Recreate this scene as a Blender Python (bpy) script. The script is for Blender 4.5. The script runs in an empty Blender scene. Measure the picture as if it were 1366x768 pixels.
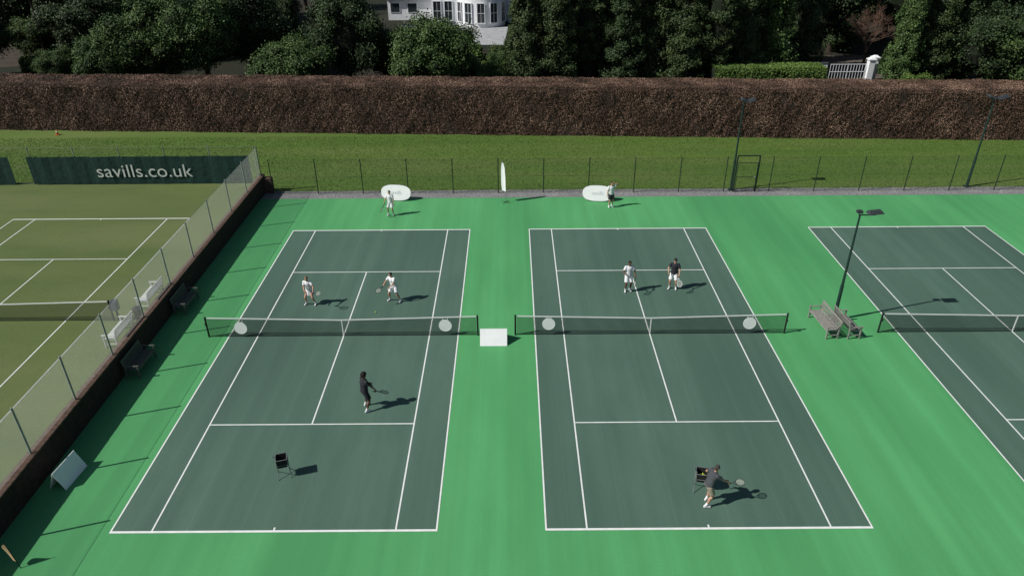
import bpy, math, random
import numpy as np
from mathutils import Vector as V, Matrix, Quaternion, noise as mnoise
random.seed(7); rng=np.random.default_rng(11)
sc=bpy.context.scene; col=sc.collection
PI=math.pi
# ------------------------------------------------------------------ camera
F=967.4; PITCH=29.61; CH=19.016; CY=.545; ROLL=0.38
cam=bpy.data.cameras.new('camera'); co=bpy.data.objects.new('camera',cam); col.objects.link(co)
CR=Matrix.Rotation(math.radians(90-PITCH),4,'X')@Matrix.Rotation(math.radians(-ROLL),4,'Z')
co.matrix_world=Matrix.Translation((0,CY,CH))@CR
cam.sensor_width=36; cam.lens=F/1366*36; cam.clip_end=3000; cam.clip_start=.1
sc.camera=co
def ray(px,py): return (CR.to_3x3()@V(((px-683)/F,-(py-384)/F,-1)))
def G(px,py,z=0):
    d=ray(px,py); t=(z-CH)/d.z; return V((d.x*t,CY+d.y*t,z))
def AY(px,py,Y):
    d=ray(px,py); t=(Y-CY)/d.y; return V((d.x*t,Y,CH+d.z*t))
# ------------------------------------------------------------------ materials
def nodes(name):
    m=bpy.data.materials.new(name); m.use_nodes=True; nt=m.node_tree
    return m,nt,nt.nodes['Principled BSDF'],nt.nodes['Material Output']
def N(nt,t,**k):
    n=nt.nodes.new(t)
    for a,b in k.items(): setattr(n,a,b)
    return n
def mat(name,c1,c2=None,scale=4,rough=.8,bump=0,bscale=None,metal=0,detail=6,stretch=(1,1,1),c3=None,s3=.3,spec=.3,lo=.35,hi=.65,w3=(.45,.7),streak=0,speck=0,seam=0):
    m,nt,b,o=nodes(name); L=nt.links
    b.inputs['Roughness'].default_value=rough; b.inputs['Metallic'].default_value=metal
    b.inputs['Specular IOR Level'].default_value=spec
    if c2 is None: c2=tuple(x*.8 for x in c1)
    tc=N(nt,'ShaderNodeTexCoord'); mp=N(nt,'ShaderNodeMapping'); mp.inputs['Scale'].default_value=stretch
    L.new(tc.outputs['Object'],mp.inputs[0])
    nz=N(nt,'ShaderNodeTexNoise'); nz.inputs['Scale'].default_value=scale; nz.inputs['Detail'].default_value=detail; nz.inputs['Roughness'].default_value=.6
    L.new(mp.outputs[0],nz.inputs['Vector'])
    r=N(nt,'ShaderNodeValToRGB'); e=r.color_ramp.elements; e[0].position=lo;e[1].position=hi
    e[0].color=(*c1,1);e[1].color=(*c2,1); L.new(nz.outputs['Fac'],r.inputs[0]); out=r.outputs[0]
    if c3:
        n3=N(nt,'ShaderNodeTexNoise'); n3.inputs['Scale'].default_value=s3; n3.inputs['Detail'].default_value=4
        L.new(mp.outputs[0],n3.inputs['Vector'])
        mr=N(nt,'ShaderNodeMapRange'); mr.inputs[1].default_value=w3[0]; mr.inputs[2].default_value=w3[1]
        L.new(n3.outputs['Fac'],mr.inputs[0])
        mx=N(nt,'ShaderNodeMix',data_type='RGBA'); L.new(mr.outputs[0],mx.inputs[0]); L.new(out,mx.inputs[6]); mx.inputs[7].default_value=(*c3,1)
        out=mx.outputs[2]
    def modul(vecscale,sc_,amt,out,det=3):
        m2=N(nt,'ShaderNodeMapping'); m2.inputs['Scale'].default_value=vecscale; L.new(tc.outputs['Object'],m2.inputs[0])
        n4=N(nt,'ShaderNodeTexNoise'); n4.inputs['Scale'].default_value=sc_; n4.inputs['Detail'].default_value=det; L.new(m2.outputs[0],n4.inputs['Vector'])
        mr=N(nt,'ShaderNodeMapRange'); mr.inputs[1].default_value=.3; mr.inputs[2].default_value=.7; mr.inputs[3].default_value=1-amt; mr.inputs[4].default_value=1+amt
        L.new(n4.outputs['Fac'],mr.inputs[0]); vm=N(nt,'ShaderNodeVectorMath',operation='SCALE'); L.new(out,vm.inputs[0]); L.new(mr.outputs[0],vm.inputs['Scale']); return vm.outputs[0]
    if streak: out=modul((1,.012,1),1.6,streak,out); 
    if speck: out=modul((1,1,1),22,speck,out,2)
    if seam:   # joints between laid strips, running away from the viewer
        sp=N(nt,'ShaderNodeSeparateXYZ'); L.new(tc.outputs['Object'],sp.inputs[0])
        a=N(nt,'ShaderNodeMath',operation='MULTIPLY'); L.new(sp.outputs[0],a.inputs[0]); a.inputs[1].default_value=1/1.83
        f=N(nt,'ShaderNodeMath',operation='FRACT'); L.new(a.outputs[0],f.inputs[0])
        l=N(nt,'ShaderNodeMath',operation='LESS_THAN'); L.new(f.outputs[0],l.inputs[0]); l.inputs[1].default_value=.018
        q=N(nt,'ShaderNodeMath',operation='MULTIPLY_ADD'); L.new(l.outputs[0],q.inputs[0]); q.inputs[1].default_value=seam; q.inputs[2].default_value=1
        vm=N(nt,'ShaderNodeVectorMath',operation='SCALE'); L.new(out,vm.inputs[0]); L.new(q.outputs[0],vm.inputs['Scale']); out=vm.outputs[0]
    L.new(out,b.inputs['Base Color'])
    if bump:
        nb=N(nt,'ShaderNodeTexNoise'); nb.inputs['Scale'].default_value=bscale or scale*3; nb.inputs['Detail'].default_value=5
        L.new(tc.outputs['Object'],nb.inputs['Vector'])
        bm=N(nt,'ShaderNodeBump'); bm.inputs['Strength'].default_value=min(1,bump); bm.inputs['Distance'].default_value=.05
        L.new(nb.outputs['Fac'],bm.inputs['Height']); L.new(bm.outputs[0],b.inputs['Normal'])
    return m
def leafmat(name,cols,s=.6,a_=1.6,b_=-.55):
    m,nt,b,o=nodes(name); L=nt.links
    g=N(nt,'ShaderNodeNewGeometry'); r=N(nt,'ShaderNodeValToRGB'); e=r.color_ramp.elements
    e[0].color=(*cols[0],1); e[1].color=(*cols[-1],1)
    for i,c in enumerate(cols[1:-1]):
        x=e.new((i+1)/(len(cols)-1)); x.color=(*c,1)
    tc=N(nt,'ShaderNodeTexCoord'); nz=N(nt,'ShaderNodeTexNoise'); nz.inputs['Scale'].default_value=s; nz.inputs['Detail'].default_value=3
    L.new(tc.outputs['Object'],nz.inputs['Vector'])
    a=N(nt,'ShaderNodeMath',operation='MULTIPLY_ADD'); L.new(nz.outputs['Fac'],a.inputs[0]); a.inputs[1].default_value=a_; a.inputs[2].default_value=b_
    a2=N(nt,'ShaderNodeMath',operation='MULTIPLY_ADD'); L.new(g.outputs['Random Per Island'],a2.inputs[0]); a2.inputs[1].default_value=.55; L.new(a.outputs[0],a2.inputs[2])
    L.new(a2.outputs[0],r.inputs[0]); L.new(r.outputs[0],b.inputs['Base Color'])
    b.inputs['Roughness'].default_value=.6; b.inputs['Specular IOR Level'].default_value=.25
    return m
def meshmat(name,c,k,t,diamond=True,rough=.5,soft=0.0,transl=0):
    m,nt,b,o=nodes(name); L=nt.links
    b.inputs['Base Color'].default_value=(*c,1); b.inputs['Roughness'].default_value=rough
    tc=N(nt,'ShaderNodeTexCoord'); sp=N(nt,'ShaderNodeSeparateXYZ'); L.new(tc.outputs['Object'],sp.inputs[0])
    def Mm(op,a,bb):
        n=N(nt,'ShaderNodeMath',operation=op)
        for i,x in enumerate((a,bb)):
            if x is None: continue
            if isinstance(x,(int,float)): n.inputs[i].default_value=x
            else: L.new(x,n.inputs[i])
        return n.outputs[0]
    h=Mm('ADD',sp.outputs[0],sp.outputs[1]); z=sp.outputs[2]
    if diamond: u=Mm('ADD',h,z); v=Mm('SUBTRACT',h,z)
    else: u=h; v=z
    fu=Mm('LESS_THAN',Mm('FRACT',Mm('MULTIPLY',u,k),None),t); fv=Mm('LESS_THAN',Mm('FRACT',Mm('MULTIPLY',v,k),None),t)
    f=Mm('MAXIMUM',fu,fv)
    if soft: f=Mm('MAXIMUM',f,soft)
    sh=b.outputs[0]
    if transl:
        tl=N(nt,'ShaderNodeBsdfTranslucent'); tl.inputs[0].default_value=(*c,1)
        m3=N(nt,'ShaderNodeMixShader'); m3.inputs[0].default_value=transl; L.new(b.outputs[0],m3.inputs[1]); L.new(tl.outputs[0],m3.inputs[2]); sh=m3.outputs[0]
    tr=N(nt,'ShaderNodeBsdfTransparent'); mx=N(nt,'ShaderNodeMixShader')
    L.new(f,mx.inputs[0]); L.new(tr.outputs[0],mx.inputs[1]); L.new(sh,mx.inputs[2]); L.new(mx.outputs[0],o.inputs[0])
    return m
M={}
M['surround']=mat('surround green',(.074,.310,.112),(.090,.350,.130),scale=.5,rough=.75,bump=.25,bscale=60,stretch=(1,.25,1),c3=(.060,.262,.096),s3=.14,streak=.09,speck=.06)
M['court']=mat('court green',(.068,.130,.097),(.082,.150,.112),scale=.8,rough=.72,bump=.25,bscale=60,stretch=(1,.3,1),c3=(.058,.112,.084),s3=.2,streak=.10,speck=.09,seam=.13)
M['line']=mat('line white',(.80,.82,.80),(.68,.71,.68),scale=3,rough=.6)
M['turf']=mat('artificial turf',(.104,.140,.042),(.084,.120,.036),scale=.6,rough=.9,bump=.5,bscale=25,stretch=(.3,1,1),c3=(.122,.152,.055),s3=.25,speck=.12)
M['lawn']=mat('lawn',(.088,.152,.024),(.062,.118,.018),scale=.5,rough=.95,bump=.7,bscale=12,detail=10,c3=(.112,.160,.038),s3=.25,stretch=(.25,1.6,1),speck=.2)
M['blade']=leafmat('grass blades',[(.055,.11,.018),(.085,.15,.024),(.11,.175,.034)],s=.4)
M['soil']=mat('woodland floor',(.016,.022,.009),(.010,.013,.007),scale=.7,rough=1,bump=1,bscale=5,c3=(.026,.020,.014),s3=.1)
M['gravel']=mat('gravel',(.30,.30,.29),(.12,.12,.13),scale=14,rough=.95,bump=1,bscale=20)
M['stone']=leafmat('gravel stones',[(.14,.14,.15),(.28,.28,.29),(.48,.47,.45)])
M['brick']=mat('old brick',(.045,.030,.022),(.022,.017,.015),scale=5,rough=.9,bump=.7)
M['coping']=mat('coping brick',(.13,.080,.058),(.07,.046,.036),scale=6,rough=.9,bump=.5)
M['post']=mat('green coated steel',(.02,.035,.028),(.015,.025,.02),rough=.5)
M['greypost']=mat('galvanised steel',(.26,.29,.26),(.18,.21,.18),rough=.5)
M['pole']=mat('dark green pole',(.018,.042,.036),(.012,.03,.028),rough=.45)
M['lamp']=mat('lamp housing',(.05,.06,.065),(.03,.035,.04),rough=.4)
M['lens']=mat('lamp glass',(.16,.27,.33),(.10,.18,.24),rough=.15,spec=.6)
M['chain']=meshmat('chain link',(.70,.73,.68),26,.035,soft=.13,transl=.5)
M['chaindark']=meshmat('dark chain link',(.06,.085,.06),16,.07)
M['net']=meshmat('netting',(.012,.014,.013),20,.24,diamond=False)
M['band']=mat('net band white',(.8,.82,.8),(.7,.72,.7),rough=.7)
M['black']=mat('black metal',(.012,.012,.013),(.02,.02,.02),rough=.45)
M['blackcloth']=mat('black cloth',(.012,.012,.014),(.022,.022,.024),rough=.9,bump=.4)
M['disc']=mat('sponsor disc',(.80,.84,.81),(.74,.78,.75),scale=3,rough=.6)
M['white']=mat('white board',(.84,.85,.85),(.78,.79,.80),scale=2,rough=.5)
M['rim']=mat('grey rim',(.18,.2,.2),(.12,.13,.13),rough=.6)
M['greytext']=mat('grey print',(.42,.45,.46),(.38,.40,.42),rough=.7)
M['windbreak']=mat('windbreak green',(.014,.048,.040),(.010,.036,.030),scale=2,rough=.85,bump=.6,bscale=3)
M['print']=mat('white print',(.66,.70,.66),(.58,.62,.58),rough=.7)
M['darkwood']=mat('dark wood',(.13,.14,.115),(.07,.08,.065),scale=8,rough=.8,stretch=(1,1,6))
M['greywood']=mat('weathered wood',(.29,.28,.26),(.17,.165,.15),scale=9,rough=.85)
M['palewood']=mat('pale bench paint',(.60,.62,.60),(.48,.50,.48),scale=6,rough=.8)
M['skinA']=mat('skin light',(.50,.29,.20),(.44,.25,.17),rough=.55)
M['skinB']=mat('skin dark',(.14,.07,.042),(.11,.055,.035),rough=.5)
M['clothwhite']=mat('white cloth',(.80,.81,.82),(.70,.72,.73),scale=9,rough=.9,bump=.3)
M['clothblack']=mat('black shirt cloth',(.018,.019,.024),(.028,.03,.036),scale=9,rough=.9,bump=.3)
M['clothgrey']=mat('grey cloth',(.07,.075,.085),(.045,.05,.058),scale=9,rough=.9)
M['clothbeige']=mat('beige cloth',(.34,.29,.22),(.26,.22,.17),scale=9,rough=.9)
M['hairdark']=mat('dark hair',(.012,.009,.008),(.025,.018,.014),scale=40,rough=.7,bump=.8)
M['hairfair']=mat('fair hair',(.26,.17,.09),(.18,.11,.06),scale=40,rough=.7,bump=.8)
M['hairgrey']=mat('grey hair',(.10,.09,.085),(.05,.045,.04),scale=40,rough=.7,bump=.8)
M['shoe']=mat('shoe white',(.72,.73,.74),(.6,.6,.62),rough=.6)
M['eye']=mat('eye',(.02,.015,.012),(.03,.02,.015),rough=.3)
M['lip']=mat('lip',(.28,.09,.08),(.22,.07,.06),rough=.5)
M['string']=mat('racket strings',(.55,.57,.5),(.45,.47,.4),rough=.6)
M['ball']=mat('ball felt',(.52,.66,.06),(.42,.55,.05),scale=30,rough=.95)
M['tan']=mat('tan cloth',(.55,.42,.24),(.42,.31,.17),scale=5,rough=.9)
M['orange']=mat('orange plastic',(.62,.20,.05),(.5,.15,.04),rough=.5)
M['bark']=mat('bark',(.07,.052,.038),(.03,.024,.018),scale=3,rough=.95,bump=1,stretch=(1,1,.3))
M['twig']=mat('bare twigs',(.20,.12,.085),(.12,.075,.055),rough=.9)
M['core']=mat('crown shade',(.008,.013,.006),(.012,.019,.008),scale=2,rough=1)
M['leafA']=leafmat('leaves mid',[(.028,.054,.015),(.058,.104,.028),(.110,.170,.050)])
M['leafB']=leafmat('leaves dark',[(.014,.026,.010),(.032,.058,.020),(.064,.100,.034)])
M['leafC']=leafmat('leaves bright',[(.055,.10,.020),(.10,.17,.035),(.16,.24,.06)])
M['leafD']=leafmat('leaves conifer',[(.018,.034,.012),(.044,.072,.024),(.088,.120,.038)])
M['hedgeleaf']=leafmat('beech leaves',[(.045,.034,.020),(.110,.066,.045),(.185,.112,.078),(.30,.20,.145)],s=.55,a_=2.1,b_=-.8)
M['hedgecore']=mat('hedge twigs',(.035,.025,.018),(.07,.048,.036),scale=4,rough=1,bump=1)
M['wallwhite']=mat('white render',(.84,.86,.88),(.78,.80,.82),scale=1,rough=.8)
M['slate']=mat('slate',(.075,.08,.09),(.05,.055,.06),scale=3,rough=.7)
M['glass']=mat('window glass',(.02,.03,.035),(.035,.045,.05),scale=.6,rough=.1,spec=.6)
M['drive']=mat('pale drive',(.42,.43,.44),(.30,.31,.32),scale=1.2,rough=.9,bump=.4)
M['track']=mat('brown track',(.065,.05,.038),(.035,.03,.022),scale=1,rough=1,bump=.8)
M['paleway']=mat('gateway paving',(.13,.11,.09),(.07,.06,.05),scale=1.5,rough=1,bump=.8)
M['bluebox']=mat('slate blue plastic',(.07,.09,.12),(.05,.06,.08),rough=.6)
# ------------------------------------------------------------------ mesh builder
class MB:
    def __init__(s): s.v=[]; s.f=[]
    def add(s,vs,fs):
        o=len(s.v); s.v+=[tuple(x) for x in vs]; s.f+=[tuple(i+o for i in f) for f in fs]; return s
    def box(s,c,d,R=None,taper=1):
        hx,hy,hz=d[0]/2,d[1]/2,d[2]/2; vs=[]
        for z in(-1,1):
            k=taper if z>0 else 1
            for x,y in((-1,-1),(1,-1),(1,1),(-1,1)): 
                p=V((x*hx*k,y*hy*k,z*hz)); p=R@p if R else p; vs.append(p+V(c))
        return s.add(vs,[(3,2,1,0),(4,5,6,7),(0,1,5,4),(1,2,6,5),(2,3,7,6),(3,0,4,7)])
    def tube(s,a,b,r0,r1=None,n=8,flat=1,side=None):
        a=V(a);b=V(b); r1=r0 if r1 is None else r1
        d=(b-a); 
        if d.length<1e-6: return s
        d.normalize(); u=side if side is not None else (V((0,0,1)) if abs(d.z)<.9 else V((1,0,0)))
        x=d.cross(V(u)).normalized(); y=x.cross(d).normalized(); vs=[]
        for p,r in((a,r0),(b,r1)):
            for i in range(n):
                t=2*PI*i/n; vs.append(p+x*(math.cos(t)*r)*flat+y*(math.sin(t)*r))
        fs=[(i,(i+1)%n,n+(i+1)%n,n+i) for i in range(n)]+[tuple(range(n-1,-1,-1)),tuple(range(n,2*n))]
        return s.add(vs,fs)
    def ell(s,c,r,B=None,n=12,m=8):
        if isinstance(r,(int,float)): r=(r,r,r)
        c=V(c); vs=[]
        def P(x,y,z):
            return c+(B[0]*(x*r[0])+B[1]*(y*r[1])+B[2]*(z*r[2]) if B else V((x*r[0],y*r[1],z*r[2])))
        vs.append(P(0,0,-1))
        for j in range(1,m):
            a=-PI/2+PI*j/m
            for i in range(n): t=2*PI*i/n; vs.append(P(math.cos(a)*math.cos(t),math.cos(a)*math.sin(t),math.sin(a)))
        vs.append(P(0,0,1)); L=len(vs)-1; fs=[]
        for i in range(n):
            fs.append((0,1+(i+1)%n,1+i)); fs.append((L,L-n+i,L-n+(i+1)%n))
            for j in range(m-2):
                q=1+j*n; fs.append((q+i,q+(i+1)%n,q+n+(i+1)%n,q+n+i))
        return s.add(vs,fs)
    def cap(s,a,b,r0,r1,n=10):
        s.tube(a,b,r0,r1,n); s.ell(a,r0,n=n,m=6); s.ell(b,r1,n=n,m=6); return s
    def ring(s,pts,r,closed=True,n=6):
        k=len(pts)
        for i in range(k if closed else k-1): s.tube(pts[i],pts[(i+1)%k],r,r,n)
        return s
    def mesh(s,name): 
        me=bpy.data.meshes.new(name); me.from_pydata(s.v,[],s.f); me.update(); return me
    def build(s,name,m,parent=None,smooth=False,bevel=0):
        me=s.mesh(name); me.materials.append(M[m])
        if smooth:
            for p in me.polygons: p.use_smooth=True
        o=bpy.data.objects.new(name,me); col.objects.link(o)
        if parent: o.parent=parent
        if bevel:
            b=o.modifiers.new('b','BEVEL'); b.width=bevel; b.segments=2
        return o
def tag(o,label,cat,group=None,kind=None):
    if label: o['label']=label
    if cat: o['category']=cat
    if group: o['group']=group
    if kind: o['kind']=kind
    return o
def struct(o): o['kind']='structure'; return o
def thing(name,label,cat,loc=(0,0,0),rz=0,group=None):
    o=bpy.data.objects.new(name,None); col.objects.link(o); o.location=loc; o.rotation_euler=(0,0,rz); o.empty_display_size=.2
    return tag(o,label,cat,group)
def sheet(name,pts,z,m):
    b=MB(); b.add([(x,y,z) for x,y in pts],[tuple(range(len(pts)))]); return struct(b.build(name,m))
def solid(name,mb,vox,m,parent,it=2,noise=0):
    me=mb.mesh(name); o=bpy.data.objects.new(name,me); col.objects.link(o)
    r=o.modifiers.new('r','REMESH'); r.mode='VOXEL'; r.voxel_size=vox; r.use_smooth_shade=True
    if it: s=o.modifiers.new('s','SMOOTH'); s.iterations=it; s.factor=.5
    dg=bpy.context.evaluated_depsgraph_get(); me2=bpy.data.meshes.new_from_object(o.evaluated_get(dg)); o.modifiers.clear(); o.data=me2
    me2.materials.clear(); me2.materials.append(M[m]); o.parent=parent
    for p in me2.polygons: p.use_smooth=True
    return o
def text_obj(name,txt,size,m,parent,mtx,ext=.004,spacing=1,off=0):
    cu=bpy.data.curves.new(name,'FONT'); cu.body=txt; cu.size=size; cu.align_x='CENTER'; cu.align_y='CENTER'; cu.extrude=ext; cu.space_character=spacing; cu.offset=off
    t=bpy.data.objects.new(name,cu); col.objects.link(t); dg=bpy.context.evaluated_depsgraph_get()
    me=bpy.data.meshes.new_from_object(t.evaluated_get(dg)); bpy.data.objects.remove(t)
    me.materials.clear(); me.materials.append(M[m]); o=bpy.data.objects.new(name,me); col.objects.link(o); o.parent=parent; o.matrix_local=mtx; return o
# ------------------------------------------------------------------ people
def ik(a,b,l1,l2,hint):
    d=b-a; L=min(d.length,(l1+l2)*.999); dn=d.normalized(); b=a+dn*L
    x=(l1*l1-l2*l2+L*L)/(2*L); h=math.sqrt(max(0,l1*l1-x*x)); hv=V(hint); hv=(hv-dn*hv.dot(dn)).normalized()
    return a+dn*x+hv*h,b
def make_racket(label,mw,frame='black'):
    r=thing('tennis_racket',label,'racket')
    b=MB(); b.tube((0,0,0),(0,.2,0),.017,.016,8); b.ell((0,.0,0),(.019,.008,.019)); b.build('grip','black',r,True)
    b=MB(); pts=[(math.sin(t)*.13,.52-math.cos(t)*.165,0) for t in [2*PI*i/28 for i in range(28)]]
    b.ring(pts,.012); b.tube((0,.2,0),(-.075,.39,0),.012,.011); b.tube((0,.2,0),(.075,.39,0),.012,.011); b.build('frame',frame,r,True)
    b=MB()
    for i in range(-7,8):
        x=i*.0165; h=.16*math.sqrt(max(0,1-(x/.128)**2)); b.box((x,.52,0),(.0028,2*h,.0028))
    for i in range(-9,10):
        y=i*.0165; h=.126*math.sqrt(max(0,1-(y/.163)**2)); b.box((0,.52+y,.003),(2*h,.0028,.0028))
    b.build('strings','string',r)
    r.matrix_world=mw; return r
def person(label,loc,rz,s):
    """s: pose dictionary; figure faces local +Y"""
    S=s.get('h',1.75)/1.75
    root=thing('person',label,'person',loc,rz); root.scale=(S,S,S)
    bl=MB(); hip=V(s.get('hip',(0,0,.93))); up=V(s.get('up',(0,.03,1))).normalized(); yaw=s.get('yaw',0)
    side=V((math.cos(yaw),math.sin(yaw),0)); side=(side-up*side.dot(up)).normalized(); fwd=up.cross(side).normalized()
    B=(side,fwd,up)
    neck=hip+up*.53; hd=(up*.5+V((0,0,1))*.5+fwd*.12).normalized(); hc=neck+hd*.155
    hy=s.get('look',0); hs=(Quaternion(hd,hy)@side); hs=(hs-hd*hs.dot(hd)).normalized(); hf=hd.cross(hs).normalized(); HB=(hs,hf,hd)
    bl.ell(hip,(.158,.108,.125),(side,fwd,up)); bl.ell(hip+up*.17,(.135,.095,.15),B); bl.ell(hip+up*.345,(.165,.11,.17),B)
    sh={}
    for k in(-1,1): sh[k]=hip+up*.465+side*(.178*k)
    bl.cap(sh[-1],sh[1],.052,.052); bl.cap(neck-up*.07,hc-hd*.04,.058,.05)
    bl.ell(hc,(.074,.092,.112),HB,16,10); bl.ell(hc-hd*.055+hf*.025,(.056,.062,.062),HB)
    bl.ell(hc-hd*.012+hf*.094,(.013,.018,.022),HB,8,6)
    for k in(-1,1): bl.ell(hc+hs*(.076*k)-hd*.005,(.012,.02,.032),HB,8,6)
    shirt=MB(); sg=s.get('shirt_fit',.02)
    shirt.ell(hip+up*.345,(.165+sg,.112+sg,.17+sg),B,16,10); shirt.ell(hip+up*.17,(.14+sg,.1+sg,.16),B,16,10)
    shirt.cap(sh[-1],sh[1],.066,.066)
    vs=[];n=18
    for t0,rx,ry in((-.06,.172+sg*.5,.125+sg*.5),(.25,.158+sg*.5,.112+sg*.5)):
        for i in range(n): a=2*PI*i/n; vs.append(hip+up*t0+side*(math.cos(a)*rx)+fwd*(math.sin(a)*ry))
    shirt.add(vs,[(i,(i+1)%n,n+(i+1)%n,n+i) for i in range(n)]+[tuple(range(n-1,-1,-1)),tuple(range(n,2*n))])
    held=None
    for k,key in((-1,'L'),(1,'R')):
        tgt=V(s['hand'+key]); el,wr=ik(sh[k],tgt,.285,.255,s.get('el'+key,(k*.6,-.6,-.4)))
        bl.cap(sh[k],el,.05,.038); bl.cap(el,wr,.038,.025); fd=(wr-el).normalized()
        bl.ell(el+fd*.07,(.04,.04,.07),(fd.orthogonal().normalized(),fd.cross(fd.orthogonal()).normalized(),fd))
        se=sh[k]+(el-sh[k])*s.get('sleeve',.62); shirt.tube(sh[k],se,.068,.06+sg*.4,12); shirt.ell(sh[k],.068)
        grip=s.get('grip'+key)
        w=V(grip).normalized() if grip else V(s.get('across'+key,(0,1,0)))
        d=(fd-w*fd.dot(w)); d=d.normalized() if d.length>.1 else w.orthogonal().normalized()
        nrm=w.cross(d).normalized()*(1 if k>0 else -1)
        if s.get('flip'+key): nrm=-nrm
        pc=wr+fd*.02+d*.035
        bl.cap(wr,pc,.025,.026)
        bl.ell(pc,(.041,.015,.05),(w,nrm,d))
        curl=1.15 if grip else .3
        for i,(o,l) in enumerate(((.031,.074),(.011,.082),(-.010,.076),(-.030,.060))):
            p=pc+d*.04+w*o; a=curl*.5; 
            for q in range(3):
                dd=d*math.cos(a)+nrm*math.sin(a); p2=p+dd*(l*(.42,.33,.25)[q]); bl.cap(p,p2,.0098-.0006*q,.0092-.0006*q,8); p=p2; a+=curl
        p=pc+w*.034-d*.02
        for q in range(2):
            dd=(w*.75+d*.6*(1-q*.3)+nrm*(.5+.6*q)).normalized() if not grip else (w*.5+d*(.5-.1*q)+nrm*(.6+.8*q)).normalized()
            p2=p+dd*(.036-.006*q); bl.cap(p,p2,.0125,.0105,8); p=p2
        if grip: held=(pc+d*.03+nrm*.026,w,nrm)
    shorts=MB(); sk=s.get('lower','shorts')
    shorts.ell(hip,(.178,.128,.13),(side,fwd,up),16,10)
    wst=[];
    for t0,rx,ry in((-.02,.176,.126),(.07,.160,.114)):
        for i in range(n): a=2*PI*i/n; wst.append(hip+up*t0+side*(math.cos(a)*rx)+fwd*(math.sin(a)*ry))
    shorts.add(wst,[(i,(i+1)%n,n+(i+1)%n,n+i) for i in range(n)]+[tuple(range(n-1,-1,-1)),tuple(range(n,2*n))])
    for k,key in((-1,'L'),(1,'R')):
        hj=hip+side*(.092*k)-up*.05; ft=V(s['foot'+key]); an=ft+V((0,-.0,.085)); ty=s.get('toe'+key,k*-.2)
        td=V((math.sin(-ty),math.cos(ty),0)).normalized(); an=an-td*.04
        kn,an=ik(hj,an,.425,.425,s.get('kn'+key,(k*.15,1,.1)))
        bl.cap(hj,kn,.088,.056,12); bl.cap(kn,an,.054,.036,12); sd=(an-kn).normalized()
        bl.ell(kn+sd*.13-td*.02,(.052,.056,.11),(td.cross(sd).normalized(),sd.cross(td.cross(sd)).normalized(),sd))
        toe=V((an.x,an.y,ft.z+.035))+td*.15; heel=V((an.x,an.y,ft.z+.035))-td*.035
        bl.cap(an,heel,.036,.032); bl.cap(heel,toe,.03,.026)
        sb=MB(); sb.cap(heel,toe-td*.04,.043,.045); sb.ell(toe-td*.02,(.05,.065,.036),(V((0,0,1)).cross(td),td,V((0,0,1)))); sb.cap(heel+V((0,0,.03)),an,.042,.04)
        for ii in range(len(sb.v)):
            x,y,z=sb.v[ii]
            if z<ft.z+.004: sb.v[ii]=(x,y,ft.z+.004)
        solid('shoe',sb,.01,s.get('shoe','shoe'),root,1)
        so=MB(); so.tube(an-sd*.0,an-sd*.11,.043,.045,12); solid('sock',so,.01,s.get('sock','clothwhite'),root,1)
        if sk=='shorts': shorts.tube(hj+(hj-kn)*.02,hj+(kn-hj)*.78,.108,.092+sg*.6,14); shorts.ell(hj,.106)
    if sk=='skirt':
        vs=[]
        for t0,rx,ry in((-.30,.25,.21),(.05,.165,.12)):
            for i in range(n): a=2*PI*i/n; q=1+.05*math.sin(6*a)*(t0<0); vs.append(hip+up*t0+side*(math.cos(a)*rx*q)+fwd*(math.sin(a)*ry*q))
        shorts.add(vs,[(i,(i+1)%n,n+(i+1)%n,n+i) for i in range(n)]+[tuple(range(n-1,-1,-1)),tuple(range(n,2*n))])
    solid('body',bl,.0075,s['skin'],root,2)
    solid({'shorts':'shorts','skirt':'skirt'}[sk],shorts,.012,s['lowmat'],root,2)
    solid('shirt',shirt,.012,s['topmat'],root,2)
    for k in(-1,1): MB().ell(hc+hs*(.03*k)+hf*.084+hd*.012,(.012,.008,.007),HB,8,6).build('eye','eye',root,True)
    MB().ell(hc-hd*.056+hf*.083,(.022,.007,.006),HB,8,6).build('mouth','lip',root,True)
    hr=s.get('hair','short'); hb=MB()
    if hr=='afro':
        random.seed(3)
        for i in range(70):
            q=V((random.gauss(0,1),random.gauss(0,1),random.gauss(0,1))).normalized()
            if q.y>.45 and q.z<.35: continue
            if q.z<-.55: continue
            hb.ell(hc+hd*.03-hf*.015+hs*(q.x*.10)+hf*(q.y*.105)+hd*(q.z*.115),.036,None,8,6)
        hb.ell(hc+hd*.035-hf*.02,(.09,.095,.11),HB)
    else:
        hb.ell(hc+hd*.028-hf*.016,(.082,.092,.098),HB,16,10); hb.ell(hc-hf*.045-hd*.02,(.072,.06,.085),HB)
        if hr=='bun': hb.ell(hc-hf*.11+hd*.05,.04)
    solid('hair',hb,.01,s['hairmat'],root,1)
    if s.get('cap'):
        cb=MB(); cb.ell(hc+hd*.05-hf*.004,(.09,.103,.088),HB,16,10); cb.ell(hc+hd*.055+hf*.115,(.062,.06,.008),HB,12,6); solid('cap',cb,.008,s['cap'],root,1)
    if held and s.get('racket'):
        MW=Matrix.Translation(V(loc))@Matrix.Rotation(rz,4,'Z')@Matrix.Scale(S,4)
        p=MW@held[0]; w=(MW.to_3x3()@held[1]).normalized()
        fn=(MW.to_3x3()@held[2]).normalized()
        if s.get('face'): fn=V(s['face'])
        fn=(fn-w*fn.dot(w)).normalized(); x=w.cross(fn).normalized()
        R=Matrix((x,w,fn)).transposed().to_4x4()
        make_racket(s['racket'],Matrix.Translation(p-w*.09)@R,s.get('rframe','black'))
    return root
W='clothwhite'
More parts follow.
